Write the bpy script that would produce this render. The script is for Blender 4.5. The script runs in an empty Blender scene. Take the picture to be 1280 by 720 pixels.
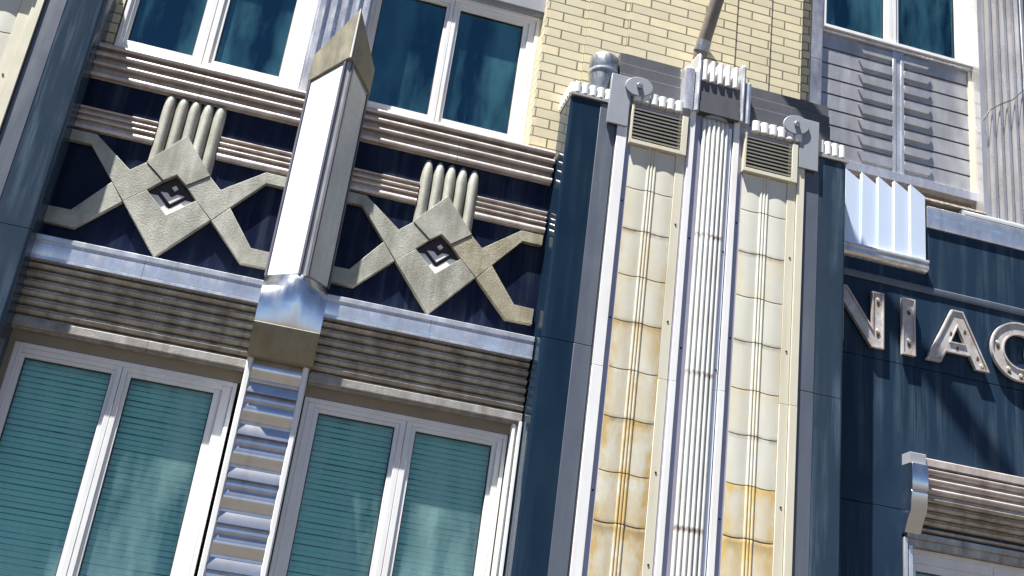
import bpy, bmesh, math, random
from mathutils import Vector, Matrix
random.seed(7)
sc = bpy.context.scene
COL = sc.collection
PI = math.pi

# ------------------------------------------------------------------ materials
def nodes_of(m):
    m.use_nodes = True
    nt = m.node_tree
    nt.nodes.clear()
    return nt
def N(nt, t, **kw):
    n = nt.nodes.new(t)
    for k, v in kw.items():
        if k.startswith('i_'):
            n.inputs[k[2:].replace('_', ' ')].default_value = v
        else:
            setattr(n, k, v)
    return n
def noise(nt, pos, scale, detail=5, stretch=(1, 1, 1), rough=0.55, lo=.35, hi=.65):
    mp = N(nt, 'ShaderNodeMapping'); mp.inputs['Scale'].default_value = stretch
    nt.links.new(pos, mp.inputs['Vector'])
    n = N(nt, 'ShaderNodeTexNoise'); n.inputs['Scale'].default_value = scale
    n.inputs['Detail'].default_value = detail; n.inputs['Roughness'].default_value = rough
    nt.links.new(mp.outputs[0], n.inputs['Vector'])
    r = N(nt, 'ShaderNodeMapRange'); r.inputs['From Min'].default_value = lo; r.inputs['From Max'].default_value = hi
    nt.links.new(n.outputs['Fac'], r.inputs['Value'])
    return r.outputs[0]
def mixc(nt, fac, a, b, mode='MIX'):
    m = N(nt, 'ShaderNodeMix', data_type='RGBA', blend_type=mode)
    for sock, v in ((0, fac), (6, a), (7, b)):
        if hasattr(v, 'is_linked') or hasattr(v, 'links'):
            nt.links.new(v, m.inputs[sock])
        else:
            m.inputs[sock].default_value = v if sock == 0 else (v[0], v[1], v[2], 1)
    return m.outputs[2]
def mul(nt, a, k):
    m = N(nt, 'ShaderNodeMath', operation='MULTIPLY')
    nt.links.new(a, m.inputs[0])
    if isinstance(k, (int, float)): m.inputs[1].default_value = k
    else: nt.links.new(k, m.inputs[1])
    return m.outputs[0]
def surf(name, base, rough=.5, metal=0., dirt=None, dirt_amt=.4, dirt_scale=3., streak=.0, streak_col=None,
         rvar=.15, bump=.0, bump_scale=60, spec=.5, speck=None, speck_amt=.0, attr=None, attr_col=None, coat=0.):
    """painted / metal / stone surface with blotches, vertical run streaks and fine bump"""
    m = bpy.data.materials.new(name); nt = nodes_of(m)
    out = N(nt, 'ShaderNodeOutputMaterial'); bs = N(nt, 'ShaderNodeBsdfPrincipled')
    nt.links.new(bs.outputs[0], out.inputs[0])
    geo = N(nt, 'ShaderNodeTexCoord'); pos = geo.outputs['Object']
    col = None
    dirt = dirt or tuple(c * .55 for c in base)
    f1 = noise(nt, pos, dirt_scale, 7, (1, 1, .6), .65, .38, .72)
    c = mixc(nt, mul(nt, f1, dirt_amt), base, dirt)
    if streak:
        f2 = noise(nt, pos, 9, 6, (1, 1, .06), .6, .48, .72)
        f3 = noise(nt, pos, 1.3, 3, (1, 1, .8), .5, .35, .65)
        c = mixc(nt, mul(nt, mul(nt, f2, f3), streak), c, streak_col or dirt)
    if speck:
        f4 = noise(nt, pos, 170, 3, (1, 1, 1), .6, .5, .62)
        c = mixc(nt, mul(nt, f4, speck_amt), c, speck)
    if attr:
        at = N(nt, 'ShaderNodeAttribute', attribute_name=attr)
        fa = noise(nt, pos, 5, 7, (1, 1, .5), .7, .36, .66)
        c = mixc(nt, mul(nt, mul(nt, at.outputs['Fac'], fa), 1.7), c, attr_col)
        at2 = N(nt, 'ShaderNodeAttribute', attribute_name='soot')
        fs = noise(nt, pos, 11, 5, (1, 1, .7), .6, .3, .6)
        c = mixc(nt, mul(nt, mul(nt, at2.outputs['Fac'], fs), .8), c, (.16, .13, .09))
    nt.links.new(c, bs.inputs['Base Color'])
    bs.inputs['Metallic'].default_value = metal
    bs.inputs['Specular IOR Level'].default_value = spec
    if coat: bs.inputs['Coat Weight'].default_value = coat
    fr = noise(nt, pos, dirt_scale * 2.3, 6, (1, 1, .35), .6, .3, .7)
    mr = N(nt, 'ShaderNodeMapRange'); mr.inputs['To Min'].default_value = max(.02, rough - rvar * .5)
    mr.inputs['To Max'].default_value = rough + rvar
    nt.links.new(fr, mr.inputs['Value']); nt.links.new(mr.outputs[0], bs.inputs['Roughness'])
    if bump:
        fb = noise(nt, pos, bump_scale, 5, (1, 1, 1), .6, 0, 1)
        b = N(nt, 'ShaderNodeBump'); b.inputs['Strength'].default_value = bump; b.inputs['Distance'].default_value = .01
        nt.links.new(fb, b.inputs['Height']); nt.links.new(b.outputs[0], bs.inputs['Normal'])
    return m

M = {}
M['white'] = surf('white_paint', (.72, .73, .74), .35, 0, (.52, .48, .42), .35, 3, .35, (.5, .45, .38))
M['alu'] = surf('satin_aluminium', (.66, .66, .67), .30, .85, (.36, .33, .31), .5, 4, .45, (.3, .27, .25), .2, .05, 30)
M['alu_bright'] = surf('bright_aluminium', (.76, .77, .80), .24, .7, (.42, .42, .42), .6, 5, .5, (.38, .36, .35), .16)
M['alu_worn'] = surf('weathered_aluminium', (.50, .475, .42), .36, .55, (.13, .10, .075), .85, 6, .8, (.12, .09, .07), .2, .2, 50, speck=(.16, .09, .05), speck_amt=.4)
M['fascia'] = surf('chalky_fascia_metal', (.36, .35, .33), .5, .3, (.15, .125, .10), .8, 9, .5, (.2, .16, .12), .2, .25, 60)
M['reed'] = surf('moulding_aluminium', (.56, .50, .46), .34, .3, (.26, .20, .17), .75, 7, .3, (.35, .28, .24), .15, .08, 60)
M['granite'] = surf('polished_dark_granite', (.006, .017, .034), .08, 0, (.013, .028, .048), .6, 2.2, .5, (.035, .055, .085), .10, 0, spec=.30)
M['granite_streak'] = surf('streaked_dark_granite', (.014, .030, .056), .13, 0, (.022, .040, .066), .7, 2.5, .6, (.10, .14, .18), .12, 0, spec=.12)
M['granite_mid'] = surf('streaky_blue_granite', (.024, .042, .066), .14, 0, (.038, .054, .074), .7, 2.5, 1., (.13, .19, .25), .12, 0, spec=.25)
M['slate'] = surf('slate_grey_granite', (.085, .10, .13), .38, 0, (.06, .07, .09), .5, 2.5, .7, (.14, .16, .19), .12, .03, 90, spec=.6)
M['beam'] = surf('dull_grey_stone', (.075, .080, .092), .5, 0, (.05, .052, .06), .6, 5, .4, (.11, .11, .12), .1, .08, 80)
M['vitro'] = surf('black_structural_glass', (.006, .009, .026), .10, 0, (.016, .023, .045), .6, 3, .8, (.05, .065, .09), .10, 0, spec=.12)
M['stone'] = surf('grey_cast_ornament', (.42, .42, .37), .5, .1, (.20, .21, .17), .95, 6, .8, (.17, .16, .12), .15, .4, 90, speck=(.16, .13, .08), speck_amt=.55)
M['stone_warm'] = surf('mottled_ochre_ornament', (.40, .375, .28), .5, .1, (.18, .16, .10), .9, 9, .4, (.15, .12, .06), .15, .4, 70, speck=(.1, .07, .03), speck_amt=.8)
M['chrome'] = surf('polished_steel', (.70, .72, .76), .22, 1., (.6, .6, .62), .35, 3, .3, (.5, .48, .45), .1)
M['bronze'] = surf('tarnish_and_reflection_tan', (.27, .25, .185), .42, .5, (.15, .13, .09), .7, 6, .6, (.2, .17, .12), .15, .1, 50)
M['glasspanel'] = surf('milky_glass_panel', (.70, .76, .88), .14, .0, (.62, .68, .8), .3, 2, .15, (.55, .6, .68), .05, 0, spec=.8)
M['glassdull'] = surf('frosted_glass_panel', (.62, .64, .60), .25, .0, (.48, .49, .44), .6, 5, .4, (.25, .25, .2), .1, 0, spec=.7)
M['finglass'] = surf('pale_blue_enamel', (.66, .76, .92), .18, .1, (.6, .7, .84), .4, 2, .2, (.5, .58, .7), .08, 0, spec=.7)
M['cream'] = surf('cream_glass_panel', (.57, .57, .49), .35, 0, (.50, .47, .38), .5, 3, .3, (.5, .42, .28), .12, .05, 25, attr='stain', attr_col=(.46, .33, .13))
M['creamR'] = surf('pale_cream_glass_panel', (.60, .60, .53), .35, 0, (.48, .47, .40), .5, 3, .25, (.52, .46, .32), .12, .05, 25, attr='stain', attr_col=(.56, .40, .15))
M['creambar'] = surf('cream_painted_metal', (.62, .60, .49), .35, .1, (.6, .52, .36), .5, 5, .5, (.5, .38, .22), .12)
M['purple'] = surf('shade_lilac_metal', (.42, .41, .50), .4, .4, (.3, .28, .33), .5, 5, .4, (.25, .2, .2), .12)  # lilac carries the shadow cast by the upright bars
M['flute'] = surf('chalky_white_metal', (.66, .68, .66), .35, .15, (.46, .45, .40), .7, 5, .5, (.45, .38, .33), .12, .04, 40, attr='stain', attr_col=(.16, .10, .08))
M['plate'] = surf('grey_painted_steel', (.27, .29, .32), .4, .1, (.3, .32, .35), .5, 6, .4, (.25, .25, .26), .1, .05, 50)
M['galv'] = surf('galvanised_steel', (.42, .44, .45), .32, .8, (.2, .2, .2), .8, 14, .5, (.15, .15, .15), .2, .1, 40)
M['letter'] = surf('aged_letter_metal', (.62, .62, .62), .4, .25, (.34, .28, .23), .85, 11, .8, (.28, .17, .10), .2, .15, 60, speck=(.2, .1, .05), speck_amt=.5)
M['rust'] = surf('rusty_fitting', (.10, .055, .03), .7, .2, (.03, .02, .015), .8, 30, 0)
M['oldfit'] = surf('old_porcelain_fitting', (.62, .57, .44), .4, 0, (.3, .2, .1), .7, 40, 0)
M['pole'] = surf('weathered_pole_metal', (.21, .18, .155), .45, .3, (.1, .085, .07), .7, 12, .5, (.07, .06, .05), .15, .1, 60)
M['boss_shade'] = surf('boss_shade_brown', (.035, .018, .015), .35)  # shade of the sunken boss, put into a brown colour
M['bead'] = surf('dark_bead_metal', (.16, .15, .18), .35, .4)
M['dark'] = surf('dark_gasket', (.015, .015, .02), .5)
M['rail'] = surf('grey_rail_metal', (.42, .43, .42), .35, .4, (.25, .24, .22), .6, 5, .4, (.2, .18, .15), .12)
M['spandrel'] = surf('brushed_spandrel_metal', (.50, .505, .52), .34, .6, (.30, .29, .28), .6, 3, .7, (.25, .21, .18), .15, .03, 60)
M['pilaster'] = surf('rippled_sheet_metal', (.74, .73, .73), .25, .7, (.5, .46, .40), .6, 2, .6, (.42, .38, .34), .15, .15, 3)
M['interior'] = surf('room_wall', (.10, .12, .13), .8)
M['curtain'] = surf('pale_curtain', (.62, .74, .74), .8)
M['blind'] = surf('window_blind_slats', (.88, .97, .93), .5, 0, (.74, .86, .80), .5, 1.2)
M['concrete'] = surf('sunlit_pavement', (.085, .066, .046), .85, 0, (.06, .048, .035), .5, 1)
M['asphalt'] = surf('asphalt', (.05, .043, .035), .9, 0, (.035, .03, .025), .5, 2)
M['wallback'] = surf('rendered_wall', (.26, .215, .15), .8)
M['rib'] = surf('ribbed_metal', (.78, .79, .82), .20, .92, (.5, .47, .43), .4, 5, .4, (.35, .3, .26), 0.)

def glass(name, tint, refl, rough=.03, gcol=(.75, .95, 1), refl_film=.10, refl_col=(.25, .38, .42)):
    m = bpy.data.materials.new(name); nt = nodes_of(m)
    out = N(nt, 'ShaderNodeOutputMaterial')
    tr = N(nt, 'ShaderNodeBsdfTransparent'); tr.inputs[0].default_value = (*tint, 1)
    gl = N(nt, 'ShaderNodeBsdfGlossy'); gl.inputs['Color'].default_value = (*gcol, 1); gl.inputs['Roughness'].default_value = rough
    df = N(nt, 'ShaderNodeBsdfDiffuse'); df.inputs[0].default_value = (*refl_col, 1)  # patchy teal: dirt film and window reflections painted as diffuse colour
    geo = N(nt, 'ShaderNodeTexCoord')
    d = noise(nt, geo.outputs['Object'], 2.2, 5, (1, 1, .25), .6, .4, .75)
    m0 = N(nt, 'ShaderNodeMixShader')
    nt.links.new(mul(nt, d, refl_film), m0.inputs[0]); nt.links.new(tr.outputs[0], m0.inputs[1]); nt.links.new(df.outputs[0], m0.inputs[2])
    fr = N(nt, 'ShaderNodeFresnel'); fr.inputs[0].default_value = refl
    bp = N(nt, 'ShaderNodeBump'); bp.inputs['Strength'].default_value = .05; bp.inputs['Distance'].default_value = .02
    nt.links.new(noise(nt, geo.outputs['Object'], 1.5, 2, (1, 1, 1), .5, 0, 1), bp.inputs['Height'])
    nt.links.new(bp.outputs[0], gl.inputs['Normal'])
    mx = N(nt, 'ShaderNodeMixShader')
    nt.links.new(fr.outputs[0], mx.inputs[0]); nt.links.new(m0.outputs[0], mx.inputs[1]); nt.links.new(gl.outputs[0], mx.inputs[2])
    nt.links.new(mx.outputs[0], out.inputs[0])
    return m
M['pane_low'] = glass('teal_window_glass', (.84, 1, .93), 1.65, refl_film=.42, refl_col=(.50, .80, .76))
M['pane_up'] = glass('deep_blue_window_glass', (.30, .66, .74), 2.6, gcol=(.34, .84, 1), refl_film=.42, refl_col=(.14, .40, .48))

def brick_mat(name, w, h, off, shift=(0, 0)):
    m = bpy.data.materials.new(name); nt = nodes_of(m)
    out = N(nt, 'ShaderNodeOutputMaterial'); bs = N(nt, 'ShaderNodeBsdfPrincipled'); nt.links.new(bs.outputs[0], out.inputs[0])
    tc = N(nt, 'ShaderNodeTexCoord'); pos = tc.outputs['Object']
    sep = N(nt, 'ShaderNodeSeparateXYZ'); nt.links.new(pos, sep.inputs[0])
    # run along x on front faces and along y on the returns: x + y walks round the corner
    add = N(nt, 'ShaderNodeMath', operation='ADD'); nt.links.new(sep.outputs[0], add.inputs[0]); nt.links.new(sep.outputs[1], add.inputs[1])
    cmb = N(nt, 'ShaderNodeCombineXYZ')
    ax = N(nt, 'ShaderNodeMath', operation='ADD'); nt.links.new(add.outputs[0], ax.inputs[0]); ax.inputs[1].default_value = shift[0]
    az = N(nt, 'ShaderNodeMath', operation='ADD'); nt.links.new(sep.outputs[2], az.inputs[0]); az.inputs[1].default_value = shift[1]
    nt.links.new(ax.outputs[0], cmb.inputs[0]); nt.links.new(az.outputs[0], cmb.inputs[1])
    br = N(nt, 'ShaderNodeTexBrick'); nt.links.new(cmb.outputs[0], br.inputs['Vector'])
    br.offset = off; br.offset_frequency = 2; br.squash = 1
    br.inputs['Scale'].default_value = 1; br.inputs['Brick Width'].default_value = w; br.inputs['Row Height'].default_value = h
    br.inputs['Mortar Size'].default_value = .0085; br.inputs['Mortar Smooth'].default_value = .25; br.inputs['Bias'].default_value = 0
    br.inputs['Color1'].default_value = (.66, .585, .385, 1); br.inputs['Color2'].default_value = (.54, .495, .345, 1)
    br.inputs['Mortar'].default_value = (.09, .075, .045, 1)
    f = noise(nt, pos, 4, 7, (1, 1, 1), .65, .35, .7)
    c = mixc(nt, mul(nt, f, .45), br.outputs['Color'], (.46, .40, .27))
    f = noise(nt, pos, 120, 3, (1, 1, 1), .6, .5, .7)
    c = mixc(nt, mul(nt, f, .25), c, (.35, .29, .17))
    nt.links.new(c, bs.inputs['Base Color']); bs.inputs['Roughness'].default_value = .6
    inv = N(nt, 'ShaderNodeMath', operation='SUBTRACT'); inv.inputs[0].default_value = 1; nt.links.new(br.outputs['Fac'], inv.inputs[1])
    b = N(nt, 'ShaderNodeBump'); b.inputs['Strength'].default_value = .8; b.inputs['Distance'].default_value = .008
    nt.links.new(inv.outputs[0], b.inputs['Height']); nt.links.new(b.outputs[0], bs.inputs['Normal'])
    return m
BH = .1085

# ------------------------------------------------------------------ mesh helpers
class MB:
    def __init__(s): s.bm = bmesh.new()
    def face(s, pts): return s.bm.faces.new([s.bm.verts.new(p) for p in pts])
    def loft(s, rings, cap=True, closed=True):
        vs = [[s.bm.verts.new(p) for p in r] for r in rings]
        n = len(vs[0])
        for a, b in zip(vs, vs[1:]):
            for i in range(n if closed else n - 1):
                j = (i + 1) % n
                s.bm.faces.new((a[i], a[j], b[j], b[i]))
        if cap and closed:
            s.bm.faces.new(list(reversed(vs[0]))); s.bm.faces.new(vs[-1])
        return s
    def box(s, x0, x1, y0, y1, z0, z1):
        return s.loft([[(x0, y0, z), (x1, y0, z), (x1, y1, z), (x0, y1, z)] for z in (z0, z1)])
    def px(s, prof, x0, x1):      # profile (y,z) run along x
        return s.loft([[(x, y, z) for y, z in prof] for x in (x0, x1)])
    def pz(s, plan, z0, z1):      # plan (x,y) run up z
        return s.loft([[(x, y, z) for x, y in plan] for z in (z0, z1)])
    def py(s, poly, y0, y1):      # outline (x,z) run in depth
        return s.loft([[(x, y, z) for x, z in poly] for y in (y0, y1)])
    def tube(s, p0, p1, r0, r1=None, n=20, cap=True):
        r1 = r0 if r1 is None else r1
        p0 = Vector(p0); p1 = Vector(p1); d = (p1 - p0).normalized()
        u = d.orthogonal().normalized(); v = d.cross(u)
        R = []
        for p, r in ((p0, r0), (p1, r1)):
            R.append([p + u * r * math.cos(2 * PI * i / n) + v * r * math.sin(2 * PI * i / n) for i in range(n)])
        return s.loft(R, cap)
    def lathe(s, c, prof, n=28):   # prof (r,z) about a vertical axis at c
        return s.loft([[(c[0] + r * math.cos(2 * PI * i / n), c[1] + r * math.sin(2 * PI * i / n), c[2] + z) for i in range(n)] for r, z in prof])
    def build(s, name, mat, parent=None, label=None, loc=None, bevel=0, smooth=35, kind=None):
        bm = s.bm
        bmesh.ops.recalc_face_normals(bm, faces=bm.faces)
        if loc is not None: bmesh.ops.translate(bm, verts=bm.verts, vec=-Vector(loc))
        me = bpy.data.meshes.new(name); bm.to_mesh(me); bm.free()
        me.materials.append(M[mat] if isinstance(mat, str) else mat)
        me.polygons.foreach_set('use_smooth', [True] * len(me.polygons))
        me.set_sharp_from_angle(angle=math.radians(smooth))
        o = bpy.data.objects.new(name, me); COL.objects.link(o)
        if loc is not None: o.location = loc
        if parent is not None:
            o.parent = parent
            if parent.type == 'EMPTY' and loc is None:
                # mesh data are in world metres: shift them under the thing's base
                off = world_loc(parent)
                me.transform(Matrix.Translation(-off))
            elif loc is None:
                me.transform(Matrix.Translation(-world_loc(parent)))
        if label: o['label'] = label
        if kind: o['kind'] = kind
        if bevel:
            b = o.modifiers.new('bevel', 'BEVEL'); b.width = bevel; b.segments = 2; b.limit_method = 'ANGLE'; b.angle_limit = math.radians(40)
        return o
def world_loc(o):
    v = Vector((0, 0, 0))
    while o is not None:
        v += o.location; o = o.parent
    return v
def thing(name, label, cat, loc=(0, 0, 0), group=None):
    o = bpy.data.objects.new(name, None); COL.objects.link(o); o.location = loc
    o.empty_display_size = .2
    o['label'] = label; o['category'] = cat
    if group: o['group'] = group
    return o
def copy_tree(o, parent, dx):
    c = o.copy(); COL.objects.link(c); c.parent = parent
    c.location = o.location + Vector((dx, 0, 0))
    for ch in [k for k in COL.objects if k.parent == o]:
        d = ch.copy(); COL.objects.link(d); d.parent = c
    return c
def arc(cx, cy, r, a0, a1, n, ry=None):
    ry = r if ry is None else ry
    return [(cx + r * math.cos(math.radians(a0 + (a1 - a0) * i / n)), cy + ry * math.sin(math.radians(a0 + (a1 - a0) * i / n))) for i in range(n + 1)]

# ------------------------------------------------------------------ the setting
g = MB(); g.box(-400, 400, -400, 60, -.6, -.12); g.build('ground', 'concrete', kind='structure')
g = MB(); g.box(-60, 60, -26.0, -3.0, -.118, -.10); g.build('road', 'asphalt', kind='structure')
g = MB(); g.box(-60, 60, -2.996, .9, -.119, .0); g.build('pavement', 'concrete', kind='structure')

# ------------------------------------------------------------------ the building
B = thing('building', 'ornate building front of dark granite, silver metal mouldings and yellow brick', 'building')
def P(mb, name, mat, **kw): return mb.build(name, mat, B, **kw)

# carcass behind everything, with real rooms behind the windows
m = MB()
m.box(-9, 12, 3.2, 3.4, 0, 12.5)                      # back of the rooms
m.box(-9, -8.8, .9, 3.2, 0, 12.5); m.box(11.8, 12, .9, 3.2, 0, 12.5)
m.box(-8.8, 11.8, .9, 3.2, 12.3, 12.5)
for z in (1.2, 4.75, 9.0):
    m.box(-8.8, 11.8, .62, 3.2, z, z + .25)
P(m, 'room_shell', 'interior')

# spandrel glass of the two left bays, slabs with hair joints
m = MB()
for a, b in ((-2.6, -1.226), (-1.222, -.2), (.2, 1.196), (1.20, 2.4)):
    m.box(a, b, 0, .12, 4.9, 6.95)
P(m, 'spandrel_glass', 'vitro', bevel=.002, label='black polished glass panels behind the star ornaments')

# ---- mouldings (a run along x of projecting rounded fillets)
def fillets(spec, yback, ztop, zbot):
    """spec: list of (ztop, zbot, yfront, yrecess) from the top down"""
    pr = [(yback, ztop)]
    for i, (zt, zb, yf, yr) in enumerate(spec):
        h = zt - zb
        pr += [(yr if i else yf + .05, zt)] if i else []
        pr += [(yf + .014, zt), (yf + .004, zt - h * .18), (yf, zt - h * .45), (yf + .002, zt - h * .75), (yf + .010, zb), (yr, zb)]
    pr += [(spec[-1][3], zbot), (yback, zbot)]
    out = []
    for q in pr:
        if not out or (abs(q[0] - out[-1][0]) + abs(q[1] - out[-1][1])) > 1e-5: out.append(q)
    return out
TOP = fillets([(7.045, 6.998, -.080, -.010), (6.958, 6.915, -.076, -.008), (6.862, 6.820, -.070, -.006), (6.760, 6.706, -.062, -.004)], .14, 7.045, 6.698)
SEC = fillets([(6.400, 6.376, -.044, -.006), (6.345, 6.319, -.044, -.006), (6.290, 6.262, -.044, -.006), (6.232, 6.175, -.044, -.006)], -.001, 6.400, 6.172)
for (x0, xm, x1), lab in (((-2.3, -1.224, -.24), 'left'), ((.24, 1.215, 2.16), 'right')):
    m = MB(); m.px(TOP, x0, xm - .002); m.px(TOP, xm + .002, x1)
    P(m, 'reeded_moulding', 'reed', label='upper four-ribbed silver moulding under the %s upper window' % lab)
for x0, x1 in ((-2.3, -1.506), (-.944, -.26), (.26, .905), (1.466, 2.16)):
    m = MB(); m.px(SEC, x0, x1); P(m, 'thin_moulding', 'reed')

# ledge + reeded lintel hoods under it
LEDGE = [(.06, 5.085), (-.128, 5.085), (-.136, 5.078), (-.136, 5.040), (-.128, 5.034), (-.118, 5.034), (-.118, 5.018), (-.128, 5.010),
         (-.130, 4.925), (-.124, 4.905), (-.124, 4.893), (-.134, 4.889), (-.134, 4.868), (-.09, 4.862), (.06, 4.862)]
def reeds_on_slope(p0, p1, n, r, out, yback, join=True):
    """n half-round reeds on the line p0->p1 (y,z), bulging toward -y"""
    pts = []
    for i in range(n):
        a = i / n; b = (i + 1) / n
        ya, za = p0[0] + (p1[0] - p0[0]) * a, p0[1] + (p1[1] - p0[1]) * a
        yb, zb = p0[0] + (p1[0] - p0[0]) * b, p0[1] + (p1[1] - p0[1]) * b
        pts.append((ya, za))
        for k in range(1, 8):
            t = .12 + .76 * (k - 1) / 6
            s = math.sin(PI * (k - .5) / 7) ** .6
            pts.append((ya + (yb - ya) * t - out * s, za + (zb - za) * t))
        pts.append((ya + (yb - ya) * .97, za + (zb - za) * .97))
    return pts
def fins_on_slope(p0, p1, n, out, duty=.62):
    pts = []
    for i in range(n):
        def q(t, o):
            t = (i + t) / n
            return (p0[0] + (p1[0] - p0[0]) * t - o, p0[1] + (p1[1] - p0[1]) * t)
        d = duty
        pts += [q(0.02, 0), q(.10, 0), q(.12, out * .75), q(.12 + d * .2, out), q(.12 + d * .55, out * .97), q(.12 + d * .85, out * .8), q(.12 + d, out * .5), q(.14 + d, 0)]
    return pts
LINT = [(.06, 4.862)] + fins_on_slope((-.020, 4.862), (.012, 4.385), 6, .055) + [(.012, 4.385)]
FASC = [(.06, 4.384), (-.030, 4.384), (-.036, 4.376), (-.036, 4.312), (-.028, 4.302), (.0, 4.302), (.0, 4.285), (.06, 4.285)]
LINT += [(.06, 4.3845)]
for x0, x1, lab in ((-2.3, -.262, 'left'), (.262, 2.17, 'right')):
    m = MB()
    xm = (x0 + x1) / 2
    m.px(LEDGE, x0, xm - .0015); m.px(LEDGE, xm + .0015, x1)
    L = P(m, 'silver_ledge', 'alu_bright', label='smooth silver ledge under the %s star ornament' % lab)
    m = MB(); m.px(LINT, x0, xm + .18); m.px(LINT, xm + .1825, x1); P(m, 'reeded_lintel', 'alu_worn', label='weathered brown-grey reeded lintel over the %s lower window' % lab)
    m = MB(); m.px(FASC, x0, xm + .18); m.px(FASC, xm + .1825, x1); P(m, 'lintel_fascia', 'fascia')

# ---- star ornaments
def star(cx, first):
    def pt(*a): return [(cx + x, z) for x, z in a]
    Y0, Y1 = -.062, -.002
    hole_t, hole_s, hole_b = (0, 5.916), (.212, 5.712), (0, 5.518)
    lower = pt((-.378, 5.562), (-.006, 5.115), (.372, 5.562), (.212, 5.712), (0, 5.518), (-.212, 5.712))
    mb = MB(); mb.py(lower, Y0, Y1)
    root = P(mb, 'star_ornament', 'stone', bevel=.003, label=('left' if first else 'right') + ' grey star ornament, a diamond with crooked arms under five flutes')
    def S(mb, name, mat='stone', **kw): return mb.build(name, mat, root, **kw)
    e = .0022
    mb = MB(); mb.py(pt((0, 6.315), (-.279, 5.976 + e), (-.100 , 5.836), (0, 5.916), (.100, 5.836), (.279, 5.976 + e)), Y0 - .006, Y1)
    S(mb, 'diamond_head', bevel=.003)
    for sx in (-1, 1):
        def q(*a): return [(cx + sx * x, z) for x, z in a]
        # upper arm strip: side -> elbow -> along the diamond shoulder
        up = q((.96, 6.135), (.745, 6.135), (.395, 5.866), (.279 + e, 5.974 - e), (.103, 5.832), (.212 + e, 5.712 + e), (.378 + e, 5.562 + e), (.768, 6.030), (.96, 6.030))
        mb = MB(); mb.py(up, Y0 + .002, Y1)
        S(mb, 'arm', 'stone_warm' if (sx == 1 and not first) else 'stone', bevel=.003)
        lo = q((.512 , 5.717), (.768, 5.383), (.96, 5.380), (.96, 5.228), (.705, 5.226), (.380 + e * 2, 5.558))
        mb = MB(); mb.py(lo, Y0 + .003, Y1)
        S(mb, 'arm', 'stone_warm' if (sx == 1 and not first) else 'stone', bevel=.003)
    # stepped boss: dark floor is painted shade, white chevrons its sunlit steps
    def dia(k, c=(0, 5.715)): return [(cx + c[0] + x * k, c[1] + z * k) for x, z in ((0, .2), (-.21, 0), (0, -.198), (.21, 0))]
    mb = MB(); mb.py(dia(.985), -.006, -.002); S(mb, 'centre_recess', 'boss_shade')
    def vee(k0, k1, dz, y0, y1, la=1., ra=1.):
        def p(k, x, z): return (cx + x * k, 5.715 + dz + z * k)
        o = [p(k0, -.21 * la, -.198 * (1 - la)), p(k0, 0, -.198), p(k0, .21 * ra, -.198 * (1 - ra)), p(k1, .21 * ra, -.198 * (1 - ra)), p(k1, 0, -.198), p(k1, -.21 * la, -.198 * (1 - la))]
        m_ = MB(); m_.py(o, y0, y1); S(m_, 'lit_chevron', 'white')
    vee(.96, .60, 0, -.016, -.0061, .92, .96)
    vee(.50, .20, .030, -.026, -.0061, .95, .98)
    mb = MB(); mb.py(dia(.13, (.012, 5.80)), -.030, -.0061); S(mb, 'lit_chevron', 'white')
    # five bullet-topped flutes
    w = .112
    for i in range(5):
        x = cx + (i - 2) * w
        zt = 6.672
        zb = {0: 5.985, 1: 6.10, 2: 6.2, 3: 6.10, 4: 5.985}[i]
        rings = []
        for z, k in ([(zb, 1), (6.56, 1), (6.63, .96), (6.67, .86), (6.695, .66), (6.704, .4)] if first else [(zb, 1), (6.47, 1), (6.55, .93), (6.61, .78), (6.65, .52), (zt, .12)]):
            rr = w * .49 * k
            ring = [(x + rr * math.cos(a), -.001 - (.058 * k) * math.sin(a), z) for a in [PI * j / 12 for j in range(13)]] + [(x - rr, 0.03, z), (x + rr, .03, z)]
            rings.append(ring)
        mb = MB(); mb.loft(rings); S(mb, 'flute', 'stone')
    return root
star(-1.228, True)
star(1.186, False)

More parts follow.
